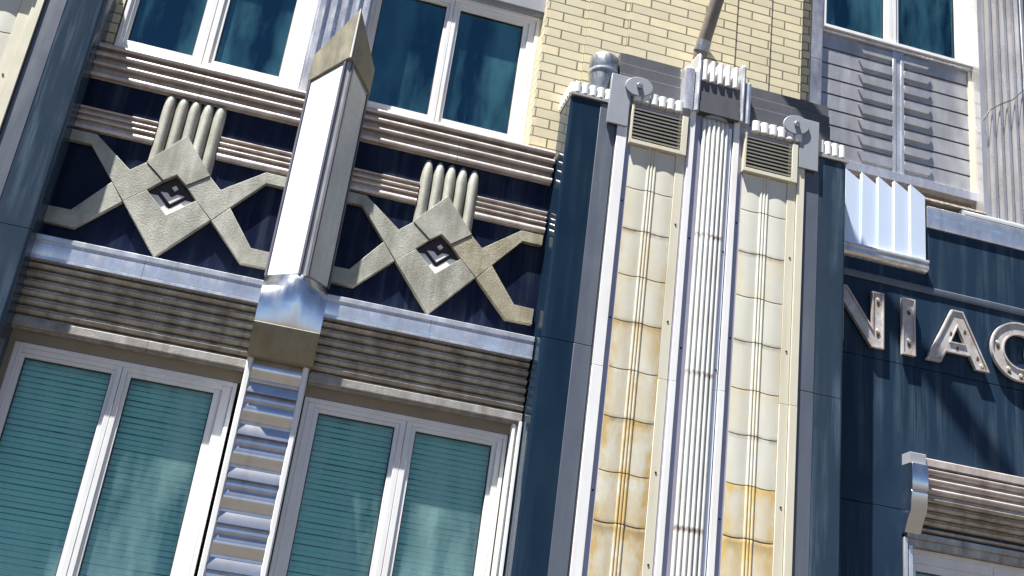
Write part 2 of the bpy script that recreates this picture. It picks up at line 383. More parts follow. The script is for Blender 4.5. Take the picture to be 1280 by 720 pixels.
# ---- windows
def window(name, x0, x1, z0, z1, yf, glass_x, glass_z, pane, label, mat='white', blind=None, outer=None, curtain=None):
    """casement pair: frame mesh (outer frame + sash rails), two panes, blinds"""
    m = MB()
    yb = yf + .12
    (a0, a1), (b0, b1) = glass_x
    g0, g1 = glass_z
    # outer frame, members butted end to end
    m.box(x0, x0 + .035, yf - .01, yb, z0, z1); m.box(x1 - .035, x1, yf - .01, yb, z0, z1)
    m.box(x0 + .035, x1 - .035, yf - .01, yb, z1 - .04, z1); m.box(x0 + .035, x1 - .035, yf - .01, yb, z0, z0 + .04)
    mid = (a1 + b0) / 2
    def sash(s0, s1, p0, p1):
        # two-step sash: wide rail then a slimmer bead nearer the glass
        for k, (yy, ins) in enumerate(((yf + .008, 0), (yf + .026, .55))):
            l0 = s0 + (p0 - s0) * ins; r0 = s1 - (s1 - p1) * ins
            t0 = (z1 - .04) - ((z1 - .04) - g1) * ins; bb0 = (z0 + .04) + (g0 - (z0 + .04)) * ins
            l1 = s0 + (p0 - s0) * .55 if k == 0 else p0
            r1 = s1 - (s1 - p1) * .55 if k == 0 else p1
            t1 = (z1 - .04) - ((z1 - .04) - g1) * .55 if k == 0 else g1
            b1_ = (z0 + .04) + (g0 - (z0 + .04)) * .55 if k == 0 else g0
            m.box(l0, l1, yy, yb - .03, bb0, t0); m.box(r1, r0, yy, yb - .03, bb0, t0)
            m.box(l1, r1, yy, yb - .03, t1, t0); m.box(l1, r1, yy, yb - .03, bb0, b1_)
    sash(x0 + .037, mid - .002, a0, a1); sash(mid + .002, x1 - .037, b0, b1)
    W = P(m, 'window', mat, bevel=.003, label=label)
    m = MB()
    for p0, p1 in glass_x:
        t = .009
        m.box(p0, p0 + t, yf + .05, yf + .062, g0, g1); m.box(p1 - t, p1, yf + .05, yf + .062, g0, g1)
        m.box(p0 + t, p1 - t, yf + .05, yf + .062, g1 - t, g1); m.box(p0 + t, p1 - t, yf + .05, yf + .062, g0, g0 + t)
    m.build('gasket', 'dark', W)
    for p0, p1 in glass_x:
        m = MB(); m.box(p0 + .001, p1 - .001, yf + .064, yf + .070, g0 + .001, g1 - .001)
        m.build('pane', pane, W)
        if blind:
            m = MB(); n = int((g1 - g0 + .1) / .047)
            for k in range(n):
                z = g1 + .02 - k * .047 + random.uniform(-.003, .003); tl = random.uniform(-.004, .004)
                m.px([(yf + .176, z), (yf + .173, z + .001), (yf + .146 + tl, z - .0415), (yf + .149 + tl, z - .0425)], p0 - .03, p1 + .03)
            m.build('blind', 'blind', W)
    if curtain:
        for c0, c1 in curtain:
            m = MB(); n = 24; pts = []
            for i in range(n + 1):
                pts.append((c0 + (c1 - c0) * i / n, yf + .20 + .03 * math.sin(i * 1.7)))
            pl = pts + [(x, y + .01) for x, y in reversed(pts)]
            m.pz(pl, g0 - .1, g1 + .1); m.build('curtain', 'curtain', W)
    return W
LW = (2.05, 4.195)
window('w', -2.135, -.312, LW[0], LW[1], .085, ((-2.040, -1.338), (-1.180, -.492)), (2.14, 4.085), 'pane_low', 'lower left white window with closed blinds behind teal glass', blind=1)
window('w', .268, 2.09, LW[0], LW[1], .085, ((.408, 1.083), (1.268, 1.965)), (2.14, 4.085), 'pane_low', 'lower window between the ribbed strip and the granite pier, with closed blinds', blind=1)
window('w', -2.10, -.385, 7.12, 9.0, .13, ((-2.008, -1.406), (-1.204, -.588)), (7.26, 8.56), 'pane_up', 'upper left window with dark blue glass', curtain=((-1.60, -1.36), (-1.22, -1.02), (-.80, -.60)))
window('w', .137, 1.885, 7.14, 8.755, .26, ((.229, .894), (1.042, 1.723)), (7.316, 8.637), 'pane_up', 'upper window beside the yellow brick', curtain=((.20, .42), (.70, .92), (1.03, 1.22), (1.5, 1.75)))
window('w', 5.115, 7.03, 9.60, 11.4, .19, ((5.165, 5.905), (6.085, 6.835)), (9.655, 11.3), 'pane_up', 'upper right window above the grey metal panel', curtain=((5.6, 5.9), (6.1, 6.3), (6.55, 6.9)))
window('w', 6.075, 7.98, 2.0, 3.86, .10, ((6.19, 6.93), (7.10, 7.86)), (2.1, 3.66), 'pane_low', 'lower right window under the hooded lintel', blind=1)

# reveals and jambs round the lower windows
m = MB()
for x0, x1 in ((-2.62, -2.137), (2.10, 2.30)):
    m.box(x0, x1, .06, .6, 0, 4.35)
m.box(-2.137, 2.30, .061, .6, 0, 2.048)
m.box(-2.137, -.2, .0605, .6, 4.197, 4.95); m.box(-.2, 2.30, .0605, .6, 4.197, 4.95)
P(m, 'window_surround', 'wallback')
# lit fin beside the pier: thin folded trims
m = MB(); m.box(2.098, 2.125, -.02, .060, 2.0, 4.28); m.box(2.150, 2.172, -.06, .059, 2.0, 4.30); m.box(2.1255, 2.1495, .02, .058, 2.0, 4.28)
P(m, 'jamb_trim', 'white', bevel=.002)

# ribbed metal strip between the lower windows
m = MB()
m.box(-.200, .200, .03, .10, 1.9, 4.42)
z = 4.42
segs = []
prof = [(.03, 4.42)]
while z > 2.1:
    # convex roll
    prof += [(-.045, z - .01)] + [(-.045 - .035 * math.sin(t), z - .01 - .175 * (t / PI)) for t in [PI * k / 8 for k in range(1, 8)]] + [(-.050, z - .19), (.015, z - .193)]
    # projecting wedge with a brown underside
    prof += [(.015, z - .212), (-.052, z - .222), (-.098, z - .312), (-.098, z - .322), (.0, z - .345), (.0, z - .368)]
    z -= .368
prof += [(.03, z)]
m2 = MB(); m2.px(prof, -.222, .198)
root = P(m2, 'ribbed_strip', 'rib', label='ladder-like strip of curved silver ribs between the two lower windows')
m.build('backing', 'alu', root)
for x0, x1 in ((-.278, -.2225), (.1985, .252)):
    m = MB(); m.pz([(x0, .10), (x0, -.085), (x0 + .008, -.095), (x1 - .012, -.095), (x1, -.07), (x1, .10)], 1.9, 4.42); m.build('side_rail', 'white', root, bevel=.002)

# fluted metal column between the upper windows
def fluted(x0, x1, z0, z1, n, yf, depth, mat, label, parent=B, name='fluted_pilaster'):
    w = (x1 - x0) / n
    pl = [(x0, yf + .25)]
    for i in range(n):
        a = x0 + i * w
        pl += [(a, yf + depth), (a + w * .18, yf + depth), (a + w * .26, yf), (a + w * .80, yf), (a + w * .88, yf + depth)]
    pl += [(x1, yf + depth), (x1, yf + .25)]
    m = MB(); m.pz(pl, z0, z1)
    return m.build(name, mat, parent, label=label)
fluted(-.385, .132, 7.05, 12.0, 5, .03, .05, 'alu_bright', 'fluted silver column behind the pointed light column')
m = MB()
n = 5; x0, x1 = 7.05, 7.62
pl = [(x0 - .02, .5), (x0 - .02, .07), (x0 + .04, .065)]
for i in range(5):
    a = x0 + .08 + i * .1
    pl += [(a, .10), (a + .012, .10), (a + .02, .05), (a + .035, .045), (a + .045, .10)]
pl += [(x1 - .03, .10), (x1, .065), (x1 + .04, .07), (x1 + .04, .5)]
m.pz(pl, 7.45, 12.0)
P(m, 'fluted_pilaster', 'pilaster', label='broad rippled silver column at the upper right edge')
m = MB(); m.box(7.665, 12, .10, .6, 7.30, 12.0); P(m, 'upper_wall', 'wallback')
# jamb between frame and column at right
m = MB(); m.box(7.0305, 7.0295 + .02, .16, .5, 9.6, 12); P(m, 'jamb_trim', 'white')

# lintel above upper windows
m = MB(); m.box(-2.6, -.386, -.02, .6, 9.0, 12.0); m.box(.133, 1.905, 0.19, .6, 8.80, 12.0); m.box(.133, 1.905, .22, .6, 8.757, 8.799)
P(m, 'upper_wall', 'plate', label='grey painted panel above the upper window')
m = MB(); m.box(-2.9, -2.115, .11, .6, 6.95, 12.0); P(m, 'brick_wall', brick_mat('buff_brick_left', .42, BH, .5))
m = MB(); m.box(-9, -2.9, .15, .6, 7, 12.0); P(m, 'upper_wall', 'wallback')

# ---- brick wall, stepped: centre proud, strips set back to either side
b1 = brick_mat('buff_brick_centre', .42, BH, .5, (.10, .03))
def strip(x0, x1, y, mat):
    m = MB(); m.box(x0, x1, y, .7, 6.9, 12.0); return m
# joints of the side strips are laid so that a full brick alternates with two halves
def side_brick(x0, w):
    return brick_mat('buff_brick_strip', w, BH, .5, (-(x0) - .24, .03))
specs = [(1.940, 2.352, .06), (2.356, 2.788, .045), (2.792, 4.003, .03), (4.007, 4.415, .045), (4.419, 4.797, .06), (4.799, 4.954, .17)]
for i, (a, b, y) in enumerate(specs):
    mt = b1 if i == 2 else side_brick(a - .004 + (y - .24) * -1 , (b - a + .004))
    P(strip(a, b, y, mt), 'brick_wall', mt, label='yellow brick wall above the pier, stepped into upright strips' if i == 2 else None)
# left return of the brick into the window reveal
m = MB(); m.box(1.906, 1.9395, .064, .7, 6.9, 12.0); P(m, 'brick_wall', b1)
m = MB(); m.box(1.886, 1.9055, .25, .5, 7.0, 8.755); P(m, 'jamb_trim', 'creambar')

# ---- metal bay at right: corner strip, louvred spandrel panel, soffit
m = MB(); m.pz([(4.955, .5), (4.955, .175), (4.963, .165), (5.10, .165), (5.108, .175), (5.108, .5)], 7.5, 9.12)
m.pz([(4.955, .5), (4.955, .175), (4.963, .165), (5.10, .165), (5.108, .175), (5.108, .5)], 9.126, 12)
P(m, 'corner_strip', 'alu', label='plain silver strip between the brick and the louvred panel')
ROWS = 8; ZB, ZT = 7.955, 9.545; PH = (ZT - ZB) / ROWS
def lap(x0, x1):
    pr = [(.36, ZT)]
    for r in range(ROWS):
        zt = ZT - r * PH; zb = zt - PH
        pr += [(.240, zt), (.236, zb + .020), (.275, zb + .018), (.275, zb)]
    pr += [(.36, ZB)]
    m = MB(); m.px(pr, x0, x1); return m
root = None
lp = lap(5.112, 6.010); lp.px([(.36, ZT)] + [q for r in range(ROWS) for q in ((.240, ZT - r * PH), (.236, ZT - (r + 1) * PH + .020), (.275, ZT - (r + 1) * PH + .018), (.275, ZT - (r + 1) * PH))] + [(.36, ZB)], 6.155, 7.03)
root = P(lp, 'louvred_panel', 'spandrel', label='grey metal spandrel panel with eight lapped boards and hooked tabs')
m = MB(); m.box(6.012, 6.050, .215, .34, ZB, ZT); m.box(6.115, 6.153, .215, .34, ZB, ZT); m.box(6.0505, 6.1145, .225, .34, ZB, ZT)
m.build('mullion', 'alu_bright', root, bevel=.003)
m = MB(); m.px([(.36, 9.60), (.205, 9.60), (.20, 9.592), (.20, 9.572), (.215, 9.565), (.215, 9.5455), (.36, 9.5455)], 5.109, 7.035); m.build('top_rail', 'alu', root)
m = MB(); m.px([(.36, 7.953), (.20, 7.953), (.19, 7.945), (.19, 7.845), (.20, 7.84), (.36, 7.84)], 5.109, 7.035); m.build('bottom_rail', 'alu_bright', root)
m = MB(); m.box(6.99, 7.032, .22, .34, ZB, ZT); m.build('side_rail', 'creambar', root)
for r in range(ROWS):
    zb = ZT - (r + 1) * PH
    m = MB()
    m.py([(5.585, zb + .165), (5.640, zb + .060), (6.010, zb + .060), (6.010, zb + .165)], .214, .2445)
    m.build('tab', 'spandrel', root, bevel=.002)
    m = MB()
    m.py([(6.155, zb + .165), (6.155, zb + .072), (6.455, zb + .072), (6.490, zb + .115), (6.500, zb + .165)], .214, .2445)
    m.build('tab', 'spandrel', root, bevel=.002)
m = MB(); m.box(5.05, 7.06, .30, .5, 7.50, 7.838); m.px([(.02, 7.60), (.05, 7.64), (.295, 7.64), (.295, 7.60)], 5.3, 7.03); m.box(5.112, 7.03, .34, .5, 7.84, 9.6)
P(m, 'soffit_board', 'pole')

# ---- right-hand granite wall with joints
m = MB()
J = .003
m.box(5.05, 6.262, 0, .3, 6.56, 7.50); m.box(6.268, 12, 0, .3, 6.56, 7.243)
m.box(5.05, 7.40, 0, .3, 5.655, 6.48); m.box(7.405, 12, 0, .3, 5.655, 6.48)
m.box(5.05, 6.10, 0, .3, 4.186, 5.648); m.box(6.105, 7.35, 0, .3, 4.186, 5.648); m.box(7.355, 12, 0, .3, 4.186, 5.648)
m.box(5.05, 5.965, 0, .3, 0, 4.179); m.box(8.1, 12, 0, .3, 0, 4.179); m.box(5.965, 8.1, .0005, .3, 3.95, 4.179); m.box(5.965, 8.1, .0, .3, 0, 1.98)
P(m, 'granite_wall', 'granite_streak', bevel=.003, label='dark streaked granite wall behind the large letters')
m = MB(); m.px([(.2, 6.559), (-.014, 6.559), (-.022, 6.548), (-.022, 6.515), (-.014, 6.482), (.2, 6.482)], 5.1, 12); P(m, 'string_course', 'slate', label='thin grey string course just above the letters')
m = MB(); m.px([(.3, 7.50), (-.02, 7.50), (-.03, 7.49), (-.03, 7.395), (-.025, 7.385), (-.023, 7.245), (.3, 7.245)], 6.268, 12); P(m, 'coping', 'alu_bright', label='pale metal coping on top of the dark wall at right')
m = MB(); m.px([(.16, 7.50)] + arc(.05, 7.505, .075, 180, 20, 10, .085) + [(.16, 7.505)], 6.72, 12); P(m, 'roll_flashing', 'plate', label='rounded grey flashing lying on the coping')

# hooded lintel of the right lower window
HX0, HX1 = 5.975, 8.2
HU = [(.06, 4.70), (-.115, 4.70), (-.125, 4.69), (-.125, 4.625), (-.10, 4.615)] + fins_on_slope((-.075, 4.612), (-.080, 4.33), 3, .050) + [(-.080, 4.3275), (.06, 4.3275)]
HR = [(.06, 4.325)] + fins_on_slope((-.080, 4.325), (.04, 3.985), 5, .045) + [(.06, 3.985)]
m = MB(); m.px(HR, HX0 + .165, HX1)
hood = P(m, 'reeded_lintel', 'alu_worn', label='hooded lintel at lower right, bright ribs above and brown ribs below')
m = MB(); m.px([(.05, 4.612), (-.168, 4.612), (-.176, 4.60), (-.176, 4.38), (-.166, 4.36), (-.150, 4.352), (-.166, 4.335), (-.145, 4.16), (-.10, 4.10), (-.04, 3.97), (.05, 3.95)], HX0 - .005, HX0 + .164)
m.build('end_cap', 'chrome', hood, bevel=.002)
m = MB(); m.px(HU, HX0 + .165, HX1); m.build('lit_upper_ribs', 'reed', hood)  # upper ribs' sunlight put into a paler metal than the browner ribs below
m = MB(); m.px([(.05, 4.725), (-.135, 4.725), (-.14, 4.72), (-.14, 4.617), (.05, 4.617)], HX0 - .006, HX0 + .164); m.build('end_block', 'plate', hood)
m = MB(); m.px([(.1, 3.984), (-.03, 3.984), (-.03, 3.93), (.0, 3.925), (.0, 3.863), (.1, 3.863)], HX0 + .03, HX1); m.build('soffit_board', 'alu_worn', hood)
m = MB(); m.box(HX0 + .005, HX0 + .04, -.02, .1, 2, 3.925); m.box(HX0 + .055, HX0 + .098, -.012, .1, 2, 3.86); P(m, 'jamb_trim', 'alu_bright', bevel=.002)

# thin dark cable hanging across the rippled column
W_ = thing('cable', 'thin dark cable slanting across the rippled silver column at upper right', 'cable', (7.06, .03, 8.9))
pts = [(7.04, .035, 8.80), (7.12, .030, 8.95), (7.25, .028, 9.06), (7.42, .028, 9.17), (7.56, .030, 9.33), (7.66, .05, 9.40)]
m = MB()
for a, b in zip(pts, pts[1:]): m.tube(a, b, .006, n=8)
m.build('wire', 'dark', W_)

# ------------------------------------------------------------------ the pier (built once, copied to the left)
CX = 3.665
def panel_mesh(x0, x1, joints, zt, zb, yb, mat, stain, parent, label):
    """glass tile stack: two shallow convex lobes with three thin ribs between, one tile per joint"""
    js = sorted([zt] + [j for j in joints if zb < j < zt] + [zb], reverse=True)
    w = x1 - x0
    def lobe(u):
        if u < .40: t = u / .40; return .008 * math.sin(PI * (.06 + .88 * t))
        if u > .60: t = (1 - u) / .40; return .008 * math.sin(PI * (.06 + .88 * t))
        t = (u - .40) / .20
        return .002 + .012 * abs(math.sin(PI * 3 * t)) ** .7
    us = [i / 10 * .40 for i in range(11)] + [.40 + .20 * i / 24 for i in range(1, 24)] + [.60 + .40 * i / 10 for i in range(11)]
    m = MB(); bm = m.bm
    lay = bm.verts.layers.float.new('stain'); soot = bm.verts.layers.float.new('soot')
    for k in range(len(js) - 1):
        a, b = js[k], js[k + 1]
        h = a - b
        rows = [(0, -.0035), (.006, .000), (.03, .0005), (.06, .0007), (.10, .0008), (.2, .001), (.5, .0015), (.8, .002), (.92, .0022), (.985, .002), (1, -.008)]
        grid = []
        for t, dy in rows:
            z = a - h * t - (.003 if t == 0 else 0) + (.003 if t == 1 else 0)
            row = []
            for u in us:
                sag = .010 * math.sin(PI * min(1, (u if u < .4 else 1 - u) / .40)) if (u < .4 or u > .6) else 0
                v = bm.verts.new((x0 + w * u, yb - lobe(u) - dy, z - sag * (1 if 0 < t else .8)))
                s = stain[k % len(stain)]
                edge = max(0, 1 - min(u, 1 - u) / .16) * .8
                jn = max(0, 1 - t / .16) * 1.3 + max(0, 1 - (1 - t) / .08) * .6
                v[lay] = min(1.1, s * (.42 + edge * .7 + jn * .45 + (.3 if .42 < u < .6 else 0)))
                v[soot] = (max(0, 1 - t / .10) * .9 if k % 2 == 0 and k else 0) + (max(0, 1 - (1 - t) / .05) * .8 if k % 2 == 1 else 0)
                row.append(v)
            grid.append(row)
        for r0, r1 in zip(grid, grid[1:]):
            for i in range(len(us) - 1):
                bm.faces.new((r0[i], r0[i + 1], r1[i + 1], r1[i]))
    # solid back
    m.box(x0, x1, yb + .003, yb + .03, zb, zt)
    o = m.build('glass_panel', mat, parent, label=label, smooth=50)
    return o

def pier(cx, label, stains):
    d = cx - CX
    def X(v): return v + d
    YF, YB = -.33, .30
    ZTOP = 7.545
    # root part: the core; polished slabs are clipped on it
    m = MB(); m.box(X(2.20), X(5.135), -.30, YB, 0, ZTOP)
    root = P(m, 'granite_pier', 'granite', label=label)
    for s in (0, 1):
        x0, x1 = (X(2.185), X(2.485)) if s == 0 else (X(4.842), X(5.150))
        for z0, z1 in ((0, 1.62), (1.624, 5.030), (5.036, ZTOP)):
            m = MB()
            if s == 0: pl = [(x0, YB + .002), (x0, YF + .035)] + arc(x0 + .035, YF + .035, .035, 180, 270, 5)[1:] + [(x1, YF), (x1, -.301), (x0 + .0148, -.301), (x0 + .0148, YB + .002)]
            else: pl = [(x1 - .0148, -.301), (x0, -.301), (x0, YF)] + arc(x1 - .035, YF + .035, .035, 270, 360, 5) + [(x1, YB + .002), (x1 - .0148, YB + .002)]
            m.pz(pl, z0, z1)
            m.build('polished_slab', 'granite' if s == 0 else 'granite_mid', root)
    # inner slabs: their paler reflection is put into a slate grey
    for x0, x1 in ((2.487, 2.655), (4.682, 4.840)):
        for z0, z1 in ((0, 1.62), (1.624, 5.030), (5.036, ZTOP)):
            m = MB(); m.box(X(x0), X(x1), YF - .004, -.301, z0, z1); m.build('sheen_slab', 'slate', root, bevel=.003)
    # backing plate with rivets; lilac puts the bars' shadows into its colour
    m = MB(); m.box(X(2.66), X(4.68), -.325, .1, 0, 7.72); m.build('backing_plate', 'purple', root)
    # upright bars
    def bar(x0, x1, yf, mat, name='upright_bar', z0=0, z1=7.62, gap=(4.86,)):
        mm = MB(); zs = [z0] + list(gap) + [z1]
        for a, b in zip(zs, zs[1:]):
            mm.box(X(x0), X(x1), yf, -.3255, a + .0015, b - .0015)
        return mm.build(name, mat, root, bevel=.003)
    bar(2.664, 2.668, -.340, 'dark')
    bar(2.672, 2.772, -.360, 'white', z1=7.34)
    bar(3.395, 3.4115, -.338, 'purple')
    bar(3.412, 3.470, -.360, 'white', z1=7.70)
    bar(3.835, 3.872, -.342, 'glasspanel')
    bar(3.876, 3.882, -.336, 'dark')
    bar(3.884, 3.945, -.360, 'white', z1=7.70)
    bar(4.590, 4.668, -.360, 'creambar', z1=7.38)
    bar(4.6705, 4.678, -.340, 'dark')
    # flat cream strips right of each panel, with screws
    for x0, x1 in ((3.302, 3.392), (4.494, 4.584)):
        o = bar(x0, x1, -.343, 'creambar', name='flat_strip', z1=7.62)
    mm = MB()
    for x, zs in ((3.350, (6.42, 5.42, 4.0, 3.2)), (4.545, (7.35, 6.35, 5.38, 3.9)), (2.803, (6.55, 5.35, 3.75)), (3.852, (6.25, 5.05)), (3.505, (6.32, 5.2)), (3.98, (6.6, 5.4, 3.7))):
        for z in zs:
            yy = -.343 if x in (3.350, 4.545) else (-.342 if x == 3.852 else -.325)
            mm.tube((X(x), yy - .005, z), (X(x), yy + .01, z), .010, n=10)
    mm.build('screws', 'dark', root)
    # glass panels
    JL = (6.70, 6.22, 5.72, 5.24, 4.78, 4.31, 3.83, 3.35, 2.9)
    JR = (6.80, 6.33, 5.83, 5.36, 4.89, 4.42, 3.93, 3.47, 3.0)
    panel_mesh(X(2.832), X(3.298), JLx, 7.165, 2.2, -.330, 'cream', stains[0], root, 'cream glass strip with orange-brown stains' if cx > 0 else None)
    panel_mesh(X(4.014), X(4.490), JRx, 7.165, 2.2, -.330, 'creamR', stains[1], root, 'paler cream glass strip with light stains' if cx > 0 else None)
    # louvred grilles above the panels
    for x0, x1 in ((2.795, 3.385), (3.995, 4.575)):
        mm = MB(); x0 = X(x0); x1 = X(x1)
        mm.box(x0, x0 + .022, -.385, -.3255, 7.165, 7.60); mm.box(x1 - .060, x1, -.385, -.3255, 7.165, 7.60)
        mm.box(x0 + .022, x1 - .060, -.385, -.3255, 7.165, 7.205)
        gr = mm.build('grille', 'creambar', root, bevel=.002)
        mm = MB()
        for k in range(9):
            z = 7.232 + k * .0405
            mm.px([(-.374, z - .008), (-.378, z + .008), (-.345, z + .020), (-.345, z + .010)], x0 + .0225, x1 - .0605)
        mm.build('slats', 'creambar', gr)
        mm = MB(); mm.box(x0 + .023, x1 - .061, -.332, -.3258, 7.206, 7.599); mm.build('grille_back', 'dark', gr)
    # central fluted shaft
    mm = MB(); bm = mm.bm; lay = bm.verts.layers.float.new('stain')
    x0, x1 = X(3.546), X(3.832)
    nfl = 6; w = (x1 - x0) / nfl
    plan = []
    for i in range(nfl):
        base = -.345 - .022 * math.sin(PI * (i + .5) / nfl)
        for j in range(9):
            t = j / 8
            plan.append((x0 + w * (i + .06 + .88 * t), base - .022 * math.sin(PI * t) ** .7))
    zs = [0]
    J3 = (3.56, 4.98, 6.37)
    for j in J3: zs += [j - .045, j - .012, j, j + .012, j + .02]
    zs += [7.55, 7.62, 7.655]
    rows = []
    for z in zs:
        s = max([max(0, 1 - abs(z - (j - .01)) / .03) for j in J3])
        k = 1 if z < 7.56 else (.9 if z < 7.63 else .55)
        row = []
        for (x, y) in plan:
            v = bm.verts.new((x, -.325 + (y + .325) * k + (.004 if z in J3 else 0), z)); v[lay] = s
            row.append(v)
        rows.append(row)
    for r0, r1 in zip(rows, rows[1:]):
        for i in range(len(plan) - 1): bm.faces.new((r0[i], r0[i + 1], r1[i + 1], r1[i]))
    mm.build('fluted_shaft', 'flute', root, smooth=50, label='white fluted shaft up the middle of the pier' if cx > 0 else None)
    mm = MB(); mm.pz([(X(3.56), -.3256)] + [(X(3.69) + .125 * math.cos(a), -.345 - .055 * math.sin(a)) for a in [PI - PI * k / 10 for k in range(11)]] + [(X(3.82), -.3256)], 7.6565, 7.685); mm.build('shaft_cap', 'rail', root)
    # three-step coping beam behind the cresting
    steps = [(.2, 8.245), (-.235, 8.245), (-.245, 8.240), (-.245, 8.118), (-.262, 8.112), (-.267, 8.105), (-.267, 7.985), (-.284, 7.979), (-.289, 7.972), (-.289, 7.755), (.2, 7.755)]
    mm = MB(); mm.px(steps, X(2.66), X(3.31)); mm.build('coping_beam', 'beam', root); mm = MB(); mm.px(steps, X(4.045), X(4.975))
    mm.build('coping_beam', 'beam', root)
    mm = MB(); mm.px([(-.2, 8.06), (-.385, 8.06), (-.385, 7.938), (-.398, 7.932), (-.398, 7.812), (-.41, 7.806), (-.41, 7.69), (-.2, 7.69)], X(3.485), X(3.910)); mm.build('centre_block', 'beam', root)
    mm = MB(); mm.box(X(2.20), X(5.13), -.30, .25, 7.548, 7.56); mm.box(X(2.66), X(4.68), -.2995, .2, 7.722, 7.754); mm.build('cap_slab', 'dark', root)
    # reeded cresting along the top: short rounded blocks, each its own piece
    def crest(xa, xb, n, z0, z1, yf, yb, name='cresting'):
        w = (xb - xa) / n
        for i in range(n):
            a = X(xa) + i * w
            mm = MB()
            pl = [(a + w * .05, yb)] + [(a + w * .5 - w * .45 * math.cos(PI * k / 8), yf + .012 - .022 * math.sin(PI * k / 8)) for k in range(9)] + [(a + w * .95, yb)]
            mm.pz(pl, z0, z1)
            mm.build('crest_block', 'white', root, bevel=.002)
    crest(2.195, 2.60, 5, 7.598, 7.712, YF - .012, -.1)
    crest(2.80, 3.325, 6, 7.640, 7.755, -.388, -.3257)
    crest(4.07, 4.62, 6, 7.640, 7.755, -.388, -.3257)
    crest(4.815, 5.13, 4, 7.610, 7.755, YF - .012, -.1)
    # reeds down the left side of the top
    for k in range(8):
        y0 = -.32 + k * .072
        mm = MB(); mm.pz([(X(2.3), y0 + .003)] + [(X(2.182) - .018 * math.sin(PI * t / 6), y0 + .036 - .033 * math.cos(PI * t / 6)) for t in range(7)] + [(X(2.3), y0 + .069)], 7.598, 7.712)
        mm.build('crest_block', 'white', root)
    mm = MB(); mm.box(X(2.175), X(2.60), YF - .018, .2, 7.561, 7.597); mm.build('crest_base', 'rail', root, bevel=.004); mm = MB(); mm.box(X(4.815), X(5.16), YF - .018, .2, 7.561, 7.609); mm.build('crest_base', 'rail', root, bevel=.004)
    # tall central fins
    for x0, x1, z1, yf in ((3.312, 3.425, 8.205, -.395), (3.427, 3.484, 8.375, -.415), (3.912, 3.966, 8.375, -.415), (3.968, 4.040, 8.20, -.395)):
        mm = MB(); x0 = X(x0); x1 = X(x1); xm = (x0 + x1) / 2
        mm.pz([(x0, -.1), (x0, yf + .03), (x0 + .010, yf + .004), (xm, yf - .006), (x1 - .010, yf + .004), (x1, yf + .03), (x1, -.1)], 7.690, z1 - .04)
        mm.loft([[(x0, -.1, z1 - .0399), (x0, yf + .03, z1 - .0399), (xm, yf - .006, z1 - .0399), (x1, yf + .03, z1 - .0399), (x1, -.1, z1 - .0399)],
                 [(x0, -.12, z1), (x0 + .01, yf + .06, z1), (xm, yf + .03, z1), (x1 - .01, yf + .06, z1), (x1, -.12, z1)]])
        mm.build('tall_fin', 'alu_bright', root)
    for i in range(5):
        x = X(3.493 + i * .0835)
        mm = MB(); mm.pz([(x, -.12)] + [(x + .025 - .025 * math.cos(PI * k / 8), -.40 - .02 * math.sin(PI * k / 8)) for k in range(9)] + [(x + .05, -.12)], 8.0605, 8.300)
        mm.build('crest_prong', 'white', root, bevel=.002)
    return root
JLx = (6.705, 6.27, 5.80, 5.345, 4.885, 4.43, 3.94, 3.5)
JRx = (6.76, 6.31, 5.85, 5.40, 4.93, 4.5, 4.04, 3.57)
pier(CX, 'tall granite pier at centre right with two cream glass strips and a white fluted shaft', ((.05, .2, .5, .45, .8, .75, 1.1, 1.15, 1.2), (.05, .05, .35, .1, .2, .35, .2, .9, .9)))
pier(-CX, 'granite pier cut by the left edge of the photo', ((.2, .2), (.05, .12, .2)))

# ------------------------------------------------------------------ pointed light column
C = thing('light_column', 'pointed light column with a pale blue glass face and a bronze-coloured tip', 'light column', (0, 0, 5.1))
RX, YR, XL, XR, YS = .035, -.315, -.282, .262, -.09
def body(z0, fl, fr, fm):   # helper ring of the triangular plan with a small flat nose
    return [(XL, .03, z0), (XL, YS, fl), (RX - .02, YR, fm), (RX + .02, YR, fm), (XR, YS, fr), (XR, .03, z0)]
m = MB()
zl, zm = 7.135, 7.335
m.loft([[(XL, .03, 5.135), (XL, YS, 5.135), (RX - .02, YR, 5.135), (RX + .02, YR, 5.135), (XR, YS, 5.135), (XR, .03, 5.135)],
        [(XL, .03, zl), (XL, YS, zl), (RX - .02, YR, zm), (RX + .02, YR, zm), (XR, YS, zl + .03), (XR, .03, zl + .03)]])
m.build('body', 'rail', C, bevel=.003)
def onface(side, s, z, off):
    """point on the left/right slanted face: s 0 at the outer edge, 1 at the nose"""
    if side < 0: a = Vector((XL, YS, 0)); b = Vector((RX - .02, YR, 0))
    else: a = Vector((XR, YS, 0)); b = Vector((RX + .02, YR, 0))
    d = (b - a); n = Vector((d.y, -d.x, 0)).normalized()
    if n.y > 0: n = -n
    p = a + d * s + n * off
    return (p.x, p.y, z)
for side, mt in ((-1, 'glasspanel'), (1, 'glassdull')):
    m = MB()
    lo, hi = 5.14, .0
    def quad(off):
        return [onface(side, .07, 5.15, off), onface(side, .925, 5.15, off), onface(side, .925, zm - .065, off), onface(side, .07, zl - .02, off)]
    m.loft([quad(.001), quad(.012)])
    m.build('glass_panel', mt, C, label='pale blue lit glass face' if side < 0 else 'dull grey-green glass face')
    # frame beads round the panel
    m = MB()
    for s0, s1 in ((.0, .05), (.94, 1.0)):
        za = zl + (zm - zl) * s0; zb_ = zl + (zm - zl) * s1
        m.loft([[onface(side, s0, 5.137, .001), onface(side, s1, 5.137, .001), onface(side, s1, zb_ - .003, .001), onface(side, s0, za - .003, .001)],
                [onface(side, s0, 5.137, .022), onface(side, s1, 5.137, .022), onface(side, s1, zb_ - .003, .022), onface(side, s0, za - .003, .022)]])
    m.build('bead', 'bead', C)
m = MB()
o_ = .022
